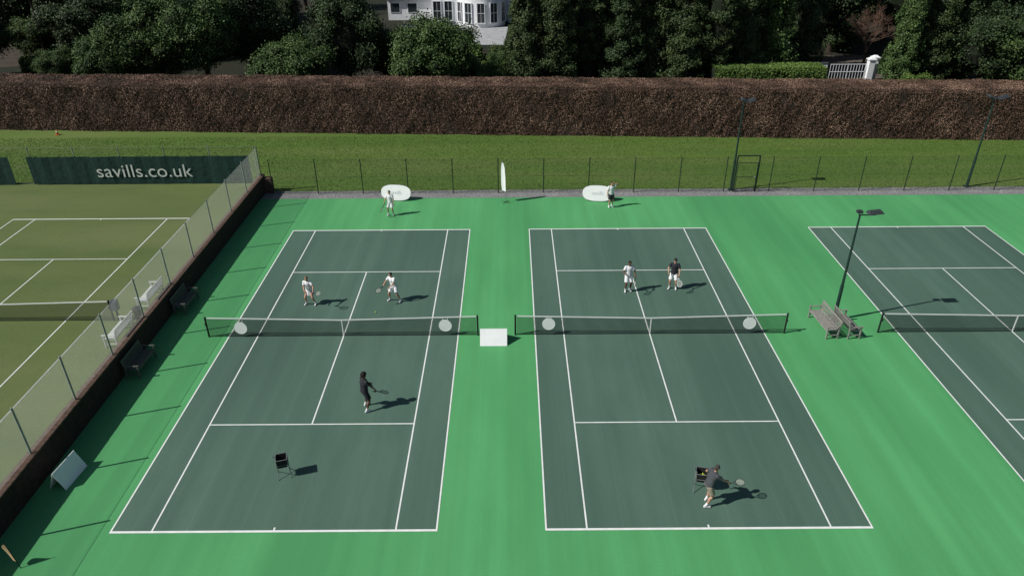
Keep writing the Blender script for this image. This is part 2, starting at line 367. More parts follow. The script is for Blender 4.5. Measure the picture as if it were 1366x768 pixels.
people=[
 ('person all in white with a racket, standing before the left oval banner',(522,287),math.radians(170),dict(h=1.72,footL=(-.17,.0,0),footR=(.16,.1,0),handL=(-.3,.1,.85),handR=(.34,.22,.92),gripR=(.2,.75,-.6),skin='skinA',topmat=W,lowmat=W,hairmat='hairdark',racket='racket held low by the person before the left oval banner')),
 ('person in white top and dark shorts, one hand on head, beside the right oval banner',(814,276),math.radians(195),dict(h=1.78,footL=(-.12,0,0),footR=(.12,.05,0),handL=(-.13,.12,1.66),elL=(-1,.3,.2),handR=(.28,.05,.84),skin='skinA',topmat=W,lowmat='clothblack',hairmat='hairdark')),
 ('person all in white with racket out sideways, left of two on the far left court',(415,406),math.radians(170),dict(h=1.72,hip=(0,-.04,.90),up=(0,.18,1),footL=(-.26,.0,0),footR=(.24,.05,0),handL=(-.40,.36,1.02),handR=(.05,.38,1.0),gripL=(-.85,.3,.15),skin='skinA',topmat=W,lowmat=W,hairmat='hairfair',lower='skirt',hair='bun',racket='racket held sideways by the person in the white skirt',rframe='lamp')),
 ('person in white with dark hair stepping sideways on the far left court',(527,401),math.radians(150),dict(h=1.75,hip=(0,-.02,.90),up=(.08,.20,1),footL=(-.32,-.05,0),footR=(.26,.12,0),handL=(-.05,.40,1.0),handR=(.34,.36,1.02),gripR=(.15,.9,-.25),skin='skinA',topmat=W,lowmat=W,hairmat='hairdark',racket='racket held out in front by the dark haired person in white on the left court')),
 ('person in black shirt and shorts with bushy dark hair on the near left court',(489,545),math.radians(-48),dict(h=1.80,hip=(0,0,.92),up=(0,.08,1),footL=(-.20,.12,0),footR=(.22,-.08,0),handL=(-.14,.36,1.02),handR=(.32,.36,.90),gripR=(.2,.85,-.42),skin='skinB',topmat='clothblack',lowmat='clothblack',hairmat='hairdark',hair='afro',shirt_fit=.042,racket='racket swung low by the person in black',face=(.25,.2,1),rframe='black')),
 ('dark haired person in white shirt and shorts, left of two on the middle court',(837,388),math.radians(185),dict(h=1.80,footL=(-.13,0,0),footR=(.14,.08,0),handL=(-.26,.2,.98),handR=(.2,.3,1.08),gripL=(.2,.6,-.7),skin='skinB',topmat=W,lowmat=W,hairmat='hairdark',racket='racket hanging from the hand of the person in white on the middle court')),
 ('person in black shirt, white shorts and dark cap standing on the middle court',(897,385),math.radians(160),dict(h=1.83,footL=(-.16,0,0),footR=(.17,.05,0),handL=(-.27,.2,.92),handR=(.25,.26,1.0),gripL=(-.35,.5,-.7),skin='skinA',topmat='clothblack',lowmat=W,hairmat='hairdark',cap='clothblack',look=.3,racket='racket pointed down by the person in the black shirt and cap',rframe='shoe')),
 ('person in dark grey shirt and beige shorts leaning beside the near middle ball basket',(943,671),math.radians(-75),dict(h=1.80,hip=(0,-.04,.91),up=(.0,.30,.95),footL=(-.14,.08,0),footR=(.16,-.10,0),handL=(-.36,.20,.96),handR=(.24,.60,.98),gripR=(.05,.95,-.05),look=.1,skin='skinA',topmat='clothgrey',lowmat='clothbeige',hairmat='hairgrey',shirt_fit=.035,racket='racket stretched out flat by the person at the ball basket',face=(.1,-.2,1),rframe='lamp')),
]
for lab,(px,py),rz,sp in people:
    g=G(px,py); person(lab,(g.x,g.y,.008),rz,sp)
# ------------------------------------------------------------------ setting
struct(sheet('ground',[(-900,-300),(900,-300),(900,1500),(-900,1500)],-.03,'soil'))
sheet('lawn',[(-90,46.0),(90,46.0),(90,62),(-90,68)],-.012,'lawn')
SURY=46.45
sheet('court_surround',[(-17.05,-4),(60,-4),(60,SURY),(-17.05,SURY)],0,'surround')
def court(x0,yc,z=0,m='court',paint=True,lm='line'):
    w=10.97; yn=yc-11.885; yf=yc+11.885
    if paint: sheet('tennis_court',[(x0,yn),(x0+w,yn),(x0+w,yf),(x0,yf)],z+.004,m)
    b=MB(); zz=z+.009
    def r(xa,ya,xb,yb): b.add([(xa,ya,zz),(xb,ya,zz),(xb,yb,zz),(xa,yb,zz)],[(0,1,2,3)])
    l=.055; bb=.09
    r(x0,yn,x0+w,yn+bb); r(x0,yf-bb,x0+w,yf)
    for x in(x0,x0+1.37,x0+w-1.37-l,x0+w-l): r(x,yn+bb,x+l,yf-bb)
    cx=x0+w/2
    for s in(-1,1):
        y=yc+s*6.4; r(x0+1.37+l,y-l/2,x0+w-1.37-l,y+l/2)
    r(cx-l/2,yc-6.4+l/2,cx+l/2,yc+6.4-l/2)
    r(cx-.028,yn+bb,cx+.028,yn+bb+.12); r(cx-.028,yf-bb-.12,cx+.028,yf-bb)
    struct(b.build('court_lines',lm))
YC=29.49
def net(x0,yc,z,label,both=True):
    t=thing('tennis_net',label,'tennis net',(x0+10.97/2,yc,z)); H=10.97/2+.914
    def top(x): return .914+(1.07-.914)*abs(x)/H
    for s in(-1,1):
        b=MB(); b.tube((s*H,0,0),(s*H,0,1.09),.045,.045,10); b.box((s*(H-.0),-.07,.75),(.05,.08,.12)); b.ell((s*H,0,1.09),(.05,.05,.025)); b.build('post','black',t)
    xs=[-H+.06+(2*H-.12)*i/24 for i in range(25)]
    b=MB(); vs=[(x,0,.03) for x in xs]+[(x,0,top(x)-.05) for x in xs]; b.add(vs,[(i,i+1,26+i,25+i) for i in range(24)]); b.build('netting','net',t)
    b=MB()
    for i in range(24):
        a=xs[i];c=xs[i+1]
        vs=[(a,-.012,top(a)-.055),(c,-.012,top(c)-.055),(c,.012,top(c)-.055),(a,.012,top(a)-.055),(a,-.012,top(a)),(c,-.012,top(c)),(c,.012,top(c)),(a,.012,top(a))]
        b.add(vs,[(0,1,5,4),(2,3,7,6),(4,5,6,7),(3,2,1,0)])
    b.build('headband','band',t)
    MB().box((0,-.002,.46),(.05,.03,.90)).build('centre_strap','band',t)
    MB().box((0,0,.035),(2*H-.14,.012,.02)).build('bottom_cord','black',t)
    return t
XS=(-13.52,1.06,18.33)
for x in XS: court(x,YC)
net(XS[0],YC,0,'black tennis net with white band across the left green court')
net(XS[1],YC,0,'black tennis net with white band across the middle green court')
net(XS[2],YC,0,'tennis net across the right hand court beyond the wooden benches')
for i,(px,py) in enumerate(((321,437.5),(594,434),(732,432),(1000,431))):
    p=AY(px,py,YC-.05); t=thing('net_disc',('pale round disc hung on the left end of the left net','pale round disc hung on the right end of the left net','pale round disc hung on the left end of the middle net','pale round disc hung on the right end of the middle net')[i],'sign',(p.x,YC-.05,p.z)); t.rotation_euler=(math.radians(-6),0,0)
    b=MB(); b.tube((0,-.01,0),(0,.01,0),.30,.30,32); b.build('panel','disc',t)
    b=MB(); b.ring([(math.cos(a)*.295,-.003,math.sin(a)*.295) for a in [2*PI*k/32 for k in range(32)]],.012); b.build('rim','disc',t)
    for s in(-.12,.12): MB().box((s,.0,.33),(.02,.012,.14)).build('hanging_strap','band',t)
# left terrace
TZ=.70; WZ=1.18
tb=MB(); tb.box((-48,23,TZ/2-.02),(61.3,50,TZ+.04)); struct(tb.build('terrace','turf'))
LYC=29.9; court(-30.85,LYC,TZ,paint=False)
net(-30.85,LYC,TZ,'tennis net on the olive grass court left of the fence')
t=thing('net_winder_box','slate blue box fixed at the post of the olive court net','box',(-18.72,LYC,TZ))
MB().box((0,0,.85),(.28,.3,.5)).build('case','bluebox',t,bevel=.03); MB().tube((0,0,0),(0,0,.6),.05,.05,8).build('stand','black',t)
MB().tube((.1,-.2,.9),(.1,.2,.9),.02,.02).build('handle','rim',t)
t=thing('retaining_wall','low dark brick retaining wall along the left edge of the green surround','wall',(-17.2,0,0))
MB().box((0,24.5,WZ/2-.02),(.30,47,WZ)).build('wall_face','brick',t)
b=MB(); y=1.0
while y<48: 
    b.box((0,y+.1125,WZ+random.uniform(-.004,.004)),(.36+random.uniform(-.01,.01),.215,.06)); y+=.225
b.build('coping','coping',t)
b=MB(); b.box((.25,47.75,.5),(.9,.45,1.1)); b.build('end_pier','coping',t,bevel=.02)
def fence(label,p0,p1,z0,z1,spacing,pm,mm,rails=(.04,.5,1),pr=.032,skip=(),wr=.006):
    p0=V(p0);p1=V(p1); L=(p1-p0).length; d=(p1-p0)/L
    t=thing('chain_link_fence',label,'fence',(p0.x,p0.y,z0)); h=z1-z0; n=int(round(L/spacing))
    for i in range(n+1):
        q=d*(L*i/n)
        if any(a<q.length<b for a,b in skip): continue
        b=MB(); b.tube((q.x,q.y,0),(q.x,q.y,h+.05),pr,pr,8); b.ell((q.x,q.y,h+.05),(pr*1.1,pr*1.1,.02),None,8,6); b.build('post',pm,t)
    segs=[(0,L)]
    for a,b_ in skip: segs=[(0,a),(b_,L)]
    b=MB()
    for a,c in segs:
        A=d*a;Cc=d*c; b.add([(A.x,A.y,.02),(Cc.x,Cc.y,.02),(Cc.x,Cc.y,h),(A.x,A.y,h)],[(0,1,2,3)])
    b.build('wire_mesh',mm,t)
    for z in rails: 
        b=MB()
        for a,c in segs:
            A=d*a;Cc=d*c; b.tube((A.x,A.y,z*h),(Cc.x,Cc.y,z*h),wr,wr,5)
        b.build('line_wire',pm,t)
    return t
fence('tall chain link fence standing on the low brick wall beside the green court',(-17.2,11,0),(-17.2,47.75,0),WZ+.03,3.2,2.95,'greypost','chain',rails=(1,),wr=.008,pr=.04)
fence('chain link fence behind the olive grass court carrying the dark banner',(-60,47.65,0),(-17.35,47.65,0),TZ,3.3,3.1,'greypost','chaindark')
fence('low dark chain link fence behind the green courts at the edge of the lawn',(-16.4,47.3,0),(58,47.1,0),0,2.45,3.1,'post','chaindark',skip=((31.6,33.2),))
gx=-16.4+31.65
t=thing('fence_gate','dark metal gate frame in the back fence beside the floodlight pole','gate',(gx,47.2,0))
b=MB()
for x in(0,1.5): b.box((x,0,1.3),(.08,.08,2.6))
b.box((.75,0,2.58),(1.42,.07,.07)); b.build('gate_frame','post',t)
b=MB()
for x in(.08,1.42): b.tube((x,-.05,.08),(x,-.05,2.1),.022,.022)
for z in(.08,1.1,2.1): b.tube((.08,-.05,z),(1.42,-.05,z),.022,.022)
b.build('gate_leaf','post',t)
b=MB(); b.add([(.1,-.05,.1),(1.4,-.05,.1),(1.4,-.05,2.08),(.1,-.05,2.08)],[(0,1,2,3)]); b.build('wire_mesh','chaindark',t)
MB().box((1.3,-.1,1.1),(.12,.06,.05)).build('latch','greypost',t)
sheet('gravel_strip',[(-17,SURY),(60,SURY),(60,SURY+1.35),(-17,SURY+1.35)],-.004,'gravel')
sheet('edging',[(-17,SURY-.02),(60,SURY-.02),(60,SURY+.1),(-17,SURY+.1)],.003,'gravel')
b=MB()
for i in range(7000):
    x=random.uniform(-16.5,50); y=random.uniform(SURY+.1,SURY+1.35); r=random.uniform(.02,.05)
    b.add([(x-r,y,0),(x+r,y-r*.5,0),(x,y+r,0),(x,y,r*1.3)],[(0,1,3),(1,2,3),(2,0,3)])
tag(b.build('gravel','stone'),'loose grey gravel along the foot of the back fence','gravel',kind='stuff')
def banner(x0,x1,label,txt=None):
    t=thing('banner',label,'banner',((x0+x1)/2,47.55,TZ+.05)); w=(x1-x0)/2; h=1.95
    n=60; vs=[]; 
    for j in range(2):
        for i in range(n+1):
            x=-w+2*w*i/n; vs.append((x,.012*math.sin(x*3.1)+.01*math.sin(x*7),j*h-.02*math.sin((x+w)*PI/3.1)**2*(j)))
    MB().add(vs,[(i,i+1,n+2+i,n+1+i) for i in range(n)]).build('fabric','windbreak',t)
    for i in range(int(2*w/2)): MB().ring([( -w+.5+2*i+math.cos(q)*.03,-.02,h-.05+math.sin(q)*.03) for q in [0,1.05,2.1,3.14,4.19,5.24]],.006).build('eyelet','greypost',t)
    if txt:
        c=AY(192,229,47.5); mt=Matrix.Translation((c.x-(x0+x1)/2,-.05,c.z-TZ-.05))@Matrix.Rotation(PI/2,4,'X')@Matrix.Diagonal((1.06,1,1,1))
        text_obj('lettering',txt,1.28,'print',t,mt,spacing=1.02,off=-.004)
    return t
banner(AY(40,230,47.5).x,-17.75,'long dark green banner with a white printed web address on the back fence','savills.co.uk')
banner(-52,AY(16,230,47.5).x,'plain dark green banner at the left edge of the back fence')
def oval(px,py,label):
    g=G(px,py); t=thing('oval_banner',label,'banner',(g.x,g.y,.0),math.radians(-8))
    R=Matrix.Rotation(math.radians(-20),3,'X'); rx,rz_=1.02,.52
    def P(a,k=1,y=0): 
        c=math.cos(a);s_=math.sin(a); e=.75
        return R@V((rx*k*math.copysign(abs(c)**e,c),y,rz_*k*math.copysign(abs(s_)**e,s_)))+V((0,0,.52))
    n=48; fr=[P(2*PI*i/n,1,-.012) for i in range(n)]; bk=[P(2*PI*i/n,1,.012) for i in range(n)]
    MB().add(fr+bk,[tuple(range(n)),tuple(range(2*n-1,n-1,-1))]+[(i,n+i,n+(i+1)%n,(i+1)%n) for i in range(n)]).build('panel','white',t)
    MB().ring([P(2*PI*i/n,1.0) for i in range(n)],.014).build('rim','rim',t)
    b=MB(); b.tube((-.6,.22,.6),(-.6,.75,.0),.01); b.tube((.6,.22,.6),(.6,.75,.0),.01); b.tube((-.6,.75,.0),(.6,.75,.0),.01); b.build('stay','rim',t)
    mt=Matrix.Translation((0,-.02,.52))@Matrix.Rotation(math.radians(90-20),4,'X')
    text_obj('lettering','savills',.36,'greytext',t,mt,.002,off=-.006)
oval(529,266.5,'white oval pop-up banner on the left behind the far baseline')
oval(797,267.5,'white oval pop-up banner on the right, partly behind a standing person')
g=G(675,270); t=thing('feather_flag','tall narrow white feather flag standing between the two oval banners','flag',(g.x,g.y,0),math.radians(-32))
pl=[V((0,0,.05)),V((0,0,1.0)),V((-.03,0,1.9)),V((-.08,0,2.45)),V((-.16,0,2.72)),V((-.28,0,2.78))]
b=MB(); b.ring(pl,.013,False); b.build('pole','rim',t,True)
vs=[];fs=[]
out=[(-.02,.75),(-.025,1.2),(-.03,1.9),(-.08,2.43),(-.16,2.70),(-.28,2.77)]
inn=[(-.30,.80),(-.36,1.2),(-.37,1.8),(-.37,2.2),(-.35,2.5),(-.31,2.72)]
for (x,z),(x2,z2) in zip(out,inn): vs+=[(x,0,z),((x+x2)/2,.04,(z+z2)/2),(x2,0,z2)]
for i in range(5): fs+=[(3*i,3*i+1,3*i+4,3*i+3),(3*i+1,3*i+2,3*i+5,3*i+4)]
MB().add(vs,fs).build('sail','white',t,True)
b=MB()
for a in range(4): b.tube((0,0,.05),(.35*math.cos(a*PI/2),.35*math.sin(a*PI/2),.015),.014,.01)
b.build('cross_base','black',t)
# small flag in the bottom left corner
g=G(28,757); t=thing('small_flag','tan cloth flag on a short pole at the bottom left by the wall','flag',(g.x,g.y,0),math.radians(-20))
MB().tube((0,0,0),(-.25,0,1.05),.014,.012).build('pole','black',t)
vs=[];n=6
for i in range(n+1):
    k=i/n; z=.25+.72*k; x=-.25*z/1.05; vs+=[(x,0,z),(x-.34*math.sin(PI*(k*.8+.15)),.04*math.sin(k*5),z+.02)]
MB().add(vs,[(2*i,2*i+1,2*i+3,2*i+2) for i in range(n)]).build('cloth','tan',t,True)
# marker cone on the far lawn
g=G(77,180); t=thing('marker_cone','small orange cone standing on the lawn behind the dark banner','cone',(g.x,g.y,0))
MB().box((0,0,.02),(.34,.34,.04)).build('base','orange',t,bevel=.01); MB().tube((0,0,.04),(0,0,.45),.11,.025,14).build('body','orange',t,True); MB().tube((0,0,.22),(0,0,.30),.078,.060,14).build('stripe','band',t)
def aframe(loc,rz,w,h,label,spread=.3):
    t=thing('a_frame_board',label,'board',loc,rz); an=math.atan2(spread/2,h); l=math.hypot(h,spread/2)
    for s in(-1,1):
        b=MB(); b.box((0,s*spread/4,h/2),(w,.02,l),Matrix.Rotation(s*an,3,'X')); b.build('panel','white',t,bevel=.006)
    b=MB(); b.tube((-w/2,0,h*.995),(w/2,0,h*.995),.02,.02); b.build('ridge','white',t)
    for x in(-w/2+.05,w/2-.05): MB().tube((x,-spread*.4,.1),(x,spread*.4,.1),.008).build('stay','rim',t)
g=G(658.5,461.5); aframe((g.x,g.y+.48,.0),0,1.26,.64,'white board standing between the left and middle nets',.95)
g=G(103,636); aframe((g.x-.30,g.y+.0,.0),math.radians(84),1.25,.72,'white board leaning by the brick wall in the lower left',.62)
def bench(label,loc,rz,L=1.5,m='darkwood',group=None):
    t=thing('bench',label,'bench',loc,rz)
    b=MB()
    for i in range(6): b.box((0,-.24+i*.088,.43),(L,.066,.024))
    b.box((0,-.27,.395),(L-.02,.03,.06)); b.build('seat',m,t)
    Rb=Matrix.Rotation(math.radians(-10),3,'X'); b=MB()
    n=int(L/.1)
    for i in range(n): b.box((-L/2+.07+i*(L-.14)/(n-1),.285,.68),(.05,.018,.40),Rb)
    b.box((0,.33,.90),(L,.035,.07),Rb); b.box((0,.25,.49),(L,.035,.05),Rb); b.build('backrest',m,t)
    for s in(-1,1):
        b=MB(); b.box((s*(L/2+.01),-.27,.31),(.06,.06,.62)); b.build('leg',m,t)
        b=MB(); b.box((s*(L/2+.01),.27,.24),(.06,.06,.48)); b.box((s*(L/2+.01),.305,.71),(.06,.05,.48),Rb); b.build('leg',m,t)
        MB().box((s*(L/2+.01),-.03,.645),(.075,.62,.03)).build('armrest',m,t)
        MB().box((s*(L/2+.01),0,.2),(.04,.5,.04)).build('stretcher',m,t)
    return t
g=G(250,409); bench('dark slatted bench by the brick wall, the farther of two',(g.x,g.y,0),math.radians(90),1.6)
g=G(190,490); bench('dark slatted bench by the brick wall, the nearer of two',(g.x,g.y,0),math.radians(90),1.6)
bench('pale bench behind the fence beside the olive court, the farther of two',(-17.95,31.7,TZ),math.radians(-90),1.6,'palewood')
bench('pale bench behind the fence beside the olive court, the nearer of two',(-17.95,28.4,TZ),math.radians(-90),1.6,'palewood')
g=G(1097,437); bench('weathered wooden bench facing the middle court left of the lamp post',(g.x,g.y,0),math.radians(-86),1.9,'greywood')
g=G(1128,440); bench('weathered wooden bench facing the right court, back to back with another',(g.x,g.y,0),math.radians(94),1.5,'greywood')
t=thing('litter_bin','small black bin behind the fence between the two pale benches','bin',(-17.75,29.95,TZ))
b=MB(); b.tube((0,0,0),(0,0,.62),.17,.22,16); b.build('drum','black',t,bevel=.01); b=MB(); b.tube((0,0,.62),(0,0,.66),.23,.23,16); b.ell((0,0,.66),(.2,.2,.06)); b.build('lid','black',t)
def flood(label,base,h,heads,r=.075):
    t=thing('floodlight_pole',label,'floodlight',base)
    b=MB(); b.tube((0,0,0),(0,0,h*.35),r*1.25,r*1.15,12); b.tube((0,0,h*.35),(0,0,h),r*.9,r*.6,12); b.build('pole','pole',t,False)
    b=MB(); b.box((0,0,.02),(.36,.36,.04)); 
    for x in(-.13,.13):
        for y in(-.13,.13): b.tube((x,y,.04),(x,y,.08),.015)
    b.build('base_plate','pole',t)
    xs=[q[0] for q in heads]; b=MB(); b.tube((min(xs+[0])-.05,0,h+.0),(max(xs+[0])+.05,0,h+.0),.03,.03,8); b.build('crossbar','pole',t)
    for x,y,tilt,w,l in heads:
        R=Matrix.Rotation(math.radians(tilt),3,'Y')
        hb=MB(); c=V((x,y,h+.14)); hb.box(c,(l,w,.09),R,.8); hb.tube((x,0,h),c,.022,.022,6)
        for k in range(5): hb.box(c+(R@V((-l*.35+k*l*.175,0,.06))),(.015,w*.7,.04),R)
        ho=hb.build('lamp_head','lamp',t)
        MB().box(c+(R@V((0,0,-.053))),(l*.86,w*.86,.012),R).build('lens','lens',ho)
    return t
g=G(976,255); flood('tall dark green floodlight pole behind the back fence near the gate',(g.x,g.y+.25,0),6.1,[(-.02,0,28,.5,.42),(.48,0,-20,.5,.5)])
g=G(1292,250.5); flood('tall dark green floodlight pole behind the back fence at the right',(g.x,g.y+.25,0),6.1,[(-.25,0,22,.5,.5),(.55,0,-18,.5,.6)])
g=G(1112,427); flood('dark floodlight pole rising between the back to back wooden benches',(g.x,g.y,0),5.6,[(-.02,.06,6,.22,.28),(.66,.0,-6,.42,.68)],.07)
def basket(label,loc,rz):
    t=thing('ball_basket',label,'ball basket',loc,rz); w=.22; t.scale=(.88,.88,.88)
    for s in(-1,1):
        for q in(-1,1):
            b=MB(); b.tube((s*w,q*w,.72),(s*w*1.15,-q*w*1.15,.02),.014,.014); b.ell((s*w*1.15,-q*w*1.15,.02),.022); b.build('leg','rim',t)
    b=MB(); b.ring([(-w,-w,.98),(w,-w,.98),(w,w,.98),(-w,w,.98)],.014); b.ring([(-w,-w,.70),(w,-w,.70),(w,w,.70),(-w,w,.70)],.012); 
    for s in(-1,1):
        for q in(-1,1): b.tube((s*w,q*w,.70),(s*w,q*w,.98),.012)
    b.build('frame','rim',t)
    b=MB(); c=[(-w,-w),(w,-w),(w,w),(-w,w)]; k=.85
    vs=[(x,y,.97) for x,y in c]+[(x*k,y*k,.55) for x,y in c]+[(x*.93,y*.93,.97) for x,y in c]+[(x*k*.9,y*k*.9,.62) for x,y in c]
    fs=[(i,(i+1)%4,4+(i+1)%4,4+i) for i in range(4)]+[(7,6,5,4)]+[(8+(i+1)%4,8+i,12+i,12+(i+1)%4) for i in range(4)]+[(12,13,14,15)]+[(i,8+i,8+(i+1)%4,(i+1)%4) for i in range(4)]
    b.add(vs,fs); b.build('bag','blackcloth',t)
    b=MB(); b.tube((-w,0,.98),(-w-.10,0,1.1),.012); b.tube((-w-.10,-.13,1.1),(-w-.10,.13,1.1),.014); b.build('handle','rim',t)
    return t
g=G(380,633); basket('black ball basket on splayed legs alone in the near left court',(g.x,g.y,.008),.3)
g=G(934,655); bk=basket('black ball basket beside the leaning person in the near middle court',(g.x,g.y+.1,.008),-.2)
bo=None
for i in range(26):
    if i==0:
        b=MB(); b.ell((0,0,0),.033,None,12,8); bo=b.build('tennis_ball','ball',None,True); o=bo
    else: o=bo.copy(); col.objects.link(o)
    a=i*2.4; r=.115*math.sqrt((i%13+.5)/13); o.location=(g.x+r*math.cos(a),g.y+.1+r*math.sin(a),.592+.06*(i//13)+.008)
    tag(o,'yellow tennis ball in the basket beside the leaning person','ball','tennis balls in the basket by the leaning person')
g=G(501,417); o=bo.copy(); col.objects.link(o); o.location=(g.x,g.y,.042); tag(o,'yellow ball on the left court near the net','ball'); 
if 'group' in o: del o['group']
# ------------------------------------------------------------------ foliage
def leafarr(P,Nn,size,jit=.7):
    n=len(P); nr=Nn+rng.normal(0,jit,(n,3)); nr/=np.linalg.norm(nr,axis=1,keepdims=True)+1e-9
    a=rng.normal(0,1,(n,3)); a-=nr*(a*nr).sum(1,keepdims=True); a/=np.linalg.norm(a,axis=1,keepdims=True)+1e-9
    b=np.cross(nr,a); s=(size*rng.uniform(.6,1.3,n))[:,None]
    return np.stack([P-a*s*.5,P+b*s*.32,P+a*s*.5,P-b*s*.32],1).reshape(-1,3)
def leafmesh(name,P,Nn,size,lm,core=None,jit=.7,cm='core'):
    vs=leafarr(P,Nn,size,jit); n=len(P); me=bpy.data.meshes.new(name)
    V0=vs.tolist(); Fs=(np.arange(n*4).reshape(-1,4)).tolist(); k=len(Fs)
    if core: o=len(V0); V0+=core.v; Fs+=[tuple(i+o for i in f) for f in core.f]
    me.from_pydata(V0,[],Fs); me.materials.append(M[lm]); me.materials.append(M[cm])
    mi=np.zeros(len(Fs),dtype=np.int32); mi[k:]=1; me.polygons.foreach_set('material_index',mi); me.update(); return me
def sph(n):
    a=rng.normal(0,1,(n,3)); return a/np.linalg.norm(a,axis=1,keepdims=True)
def broad(R,H,nc,nl,size,lm,z0=.5,jag=.22,RY=None):
    Pp=[];Nn=[]; core=MB(); c0=np.array([0,0,z0+(H-z0)/2]); ax=np.array([R,R,(H-z0)/2])
    for i in range(nc):
        u=sph(1)[0]; u[2]=u[2]*.9+.15; k=rng.uniform(.5,.95); c=c0+u*ax*k; r=rng.uniform(.13,.30)*R
        n2=int(nl*(r/(.24*R))**2)
        q=sph(n2); q[:,2]=np.abs(q[:,2])*np.where(rng.random(n2)<.7,1,-1); rr=r*np.clip(rng.normal(.9,jag,n2),.35,1.5)[:,None]
        P=c+q*rr*np.array([1,1,.85]); Pp.append(P); Nn.append(q*.6+(P-c0)/ax*.4+np.array([0,0,.15]))
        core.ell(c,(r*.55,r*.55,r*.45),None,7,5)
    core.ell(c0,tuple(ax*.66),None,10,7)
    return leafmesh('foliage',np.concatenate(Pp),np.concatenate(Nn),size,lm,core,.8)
def conifer(R,H,nl,size,lm,pw=.75,nb=150):
    """irregular columnar conifer: many upswept boughs around a leaning axis"""
    Pp=[];Nn=[]; lean=rng.normal(0,.35,2)
    core=MB(); k=8
    ax=lambda t: np.array([lean[0]*t,lean[1]*t])
    for i in range(nb):
        t=(i+.5)/nb; t=t**1.05; a=rng.uniform(0,2*PI); L=R*(1-t)**pw*rng.uniform(.66,1.2)+.12; z=.2+t*(H-.6)
        n2=int(nl/nb*(.35+1.1*L/R)); s=rng.random(n2)**.55; spread=(.14+.20*(1-s))*L+.08
        th=a+rng.normal(0,1,n2)*spread/np.maximum(s*L,.25)*.7; rr=s*L
        c=ax(t); P=np.stack([c[0]+rr*np.cos(th),c[1]+rr*np.sin(th),z+rng.normal(0,.22,n2)+s*L*rng.uniform(0,.6)],1)
        Pp.append(P); Nn.append(np.stack([np.cos(th)*.8,np.sin(th)*.8,np.full(n2,.5)],1))
    for i in range(k):
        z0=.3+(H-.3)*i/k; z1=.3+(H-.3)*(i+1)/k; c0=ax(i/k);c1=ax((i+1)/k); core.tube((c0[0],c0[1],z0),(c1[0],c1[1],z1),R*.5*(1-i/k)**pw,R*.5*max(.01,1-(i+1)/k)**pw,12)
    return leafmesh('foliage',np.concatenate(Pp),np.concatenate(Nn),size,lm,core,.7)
def trunkmesh(H,r):
    b=MB(); p=V((0,0,-.1))
    for i in range(6):
        q=V((random.uniform(-.05,.05)*i,random.uniform(-.05,.05)*i,H*(i+1)/6)); b.tube(p,q,r*(1-i*.14),r*(1-(i+1)*.14),9)
        if i>=2:
            for k in range(3):
                a=random.uniform(0,6.28); e=q+V((math.cos(a),math.sin(a),.7))*(H*.16); b.tube(q,e,r*.3,r*.1,6)
        p=q
    return b
def proto(kind,fm,H,r): return (fm,trunkmesh(H,r).mesh('trunk'))
PR={
 'broadA':proto('b',broad(4.6,10.5,95,520,.20,'leafA'),8,.32),
 'broadB':proto('b',broad(4.2,8.0,85,480,.20,'leafB'),6,.28),
 'bushA':proto('b',broad(3.8,6.0,85,560,.17,'leafA',.1),4,.2),
 'bushC':proto('b',broad(2.2,2.6,45,300,.16,'leafC',.0),1.6,.1),
 'con1':proto('c',conifer(1.9,12,36000,.17,'leafD',.38,190),9.5,.25),
 'con2':proto('c',conifer(2.2,13.5,42000,.18,'leafB',.42,200),11,.28),
 'con3':proto('c',conifer(1.7,11,30000,.17,'leafA',.36,170),9,.2),
 'con4':proto('c',conifer(2.3,12.5,42000,.18,'leafD',.40,200),10,.28),
 'tall1':proto('b',broad(2.2,13,100,380,.18,'leafD',.3,.3),11,.28),
 'darkB':proto('b',broad(5.5,13,90,330,.32,'leafB'),10,.4),
}
for k,(f,tm) in PR.items(): tm.materials.append(M['bark'])
def plant(name,kind,label,cat,x,y,rz,s=(1,1,1),group=None):
    t=thing(name,label,cat,(x,y,-.03),rz,group); t.scale=s; f,tm=PR[kind]
    o=bpy.data.objects.new('crown',f); col.objects.link(o); o.parent=t
    o=bpy.data.objects.new('trunk',tm); col.objects.link(o); o.parent=t
units='first second third fourth fifth sixth seventh eighth ninth'.split()
ORD=units+'tenth eleventh twelfth thirteenth fourteenth fifteenth sixteenth seventeenth eighteenth nineteenth'.split()
for T,Tn in(('twentieth','twenty'),('thirtieth','thirty'),('fortieth','forty'),('fiftieth','fifty')): ORD+=[T]+[Tn+'-'+u for u in units]
def X(px,Y,z=3): 
    Zc=(Y-CY)*math.cos(math.radians(PITCH))+(CH-z)*math.sin(math.radians(PITCH)); return (px-683)/F*Zc
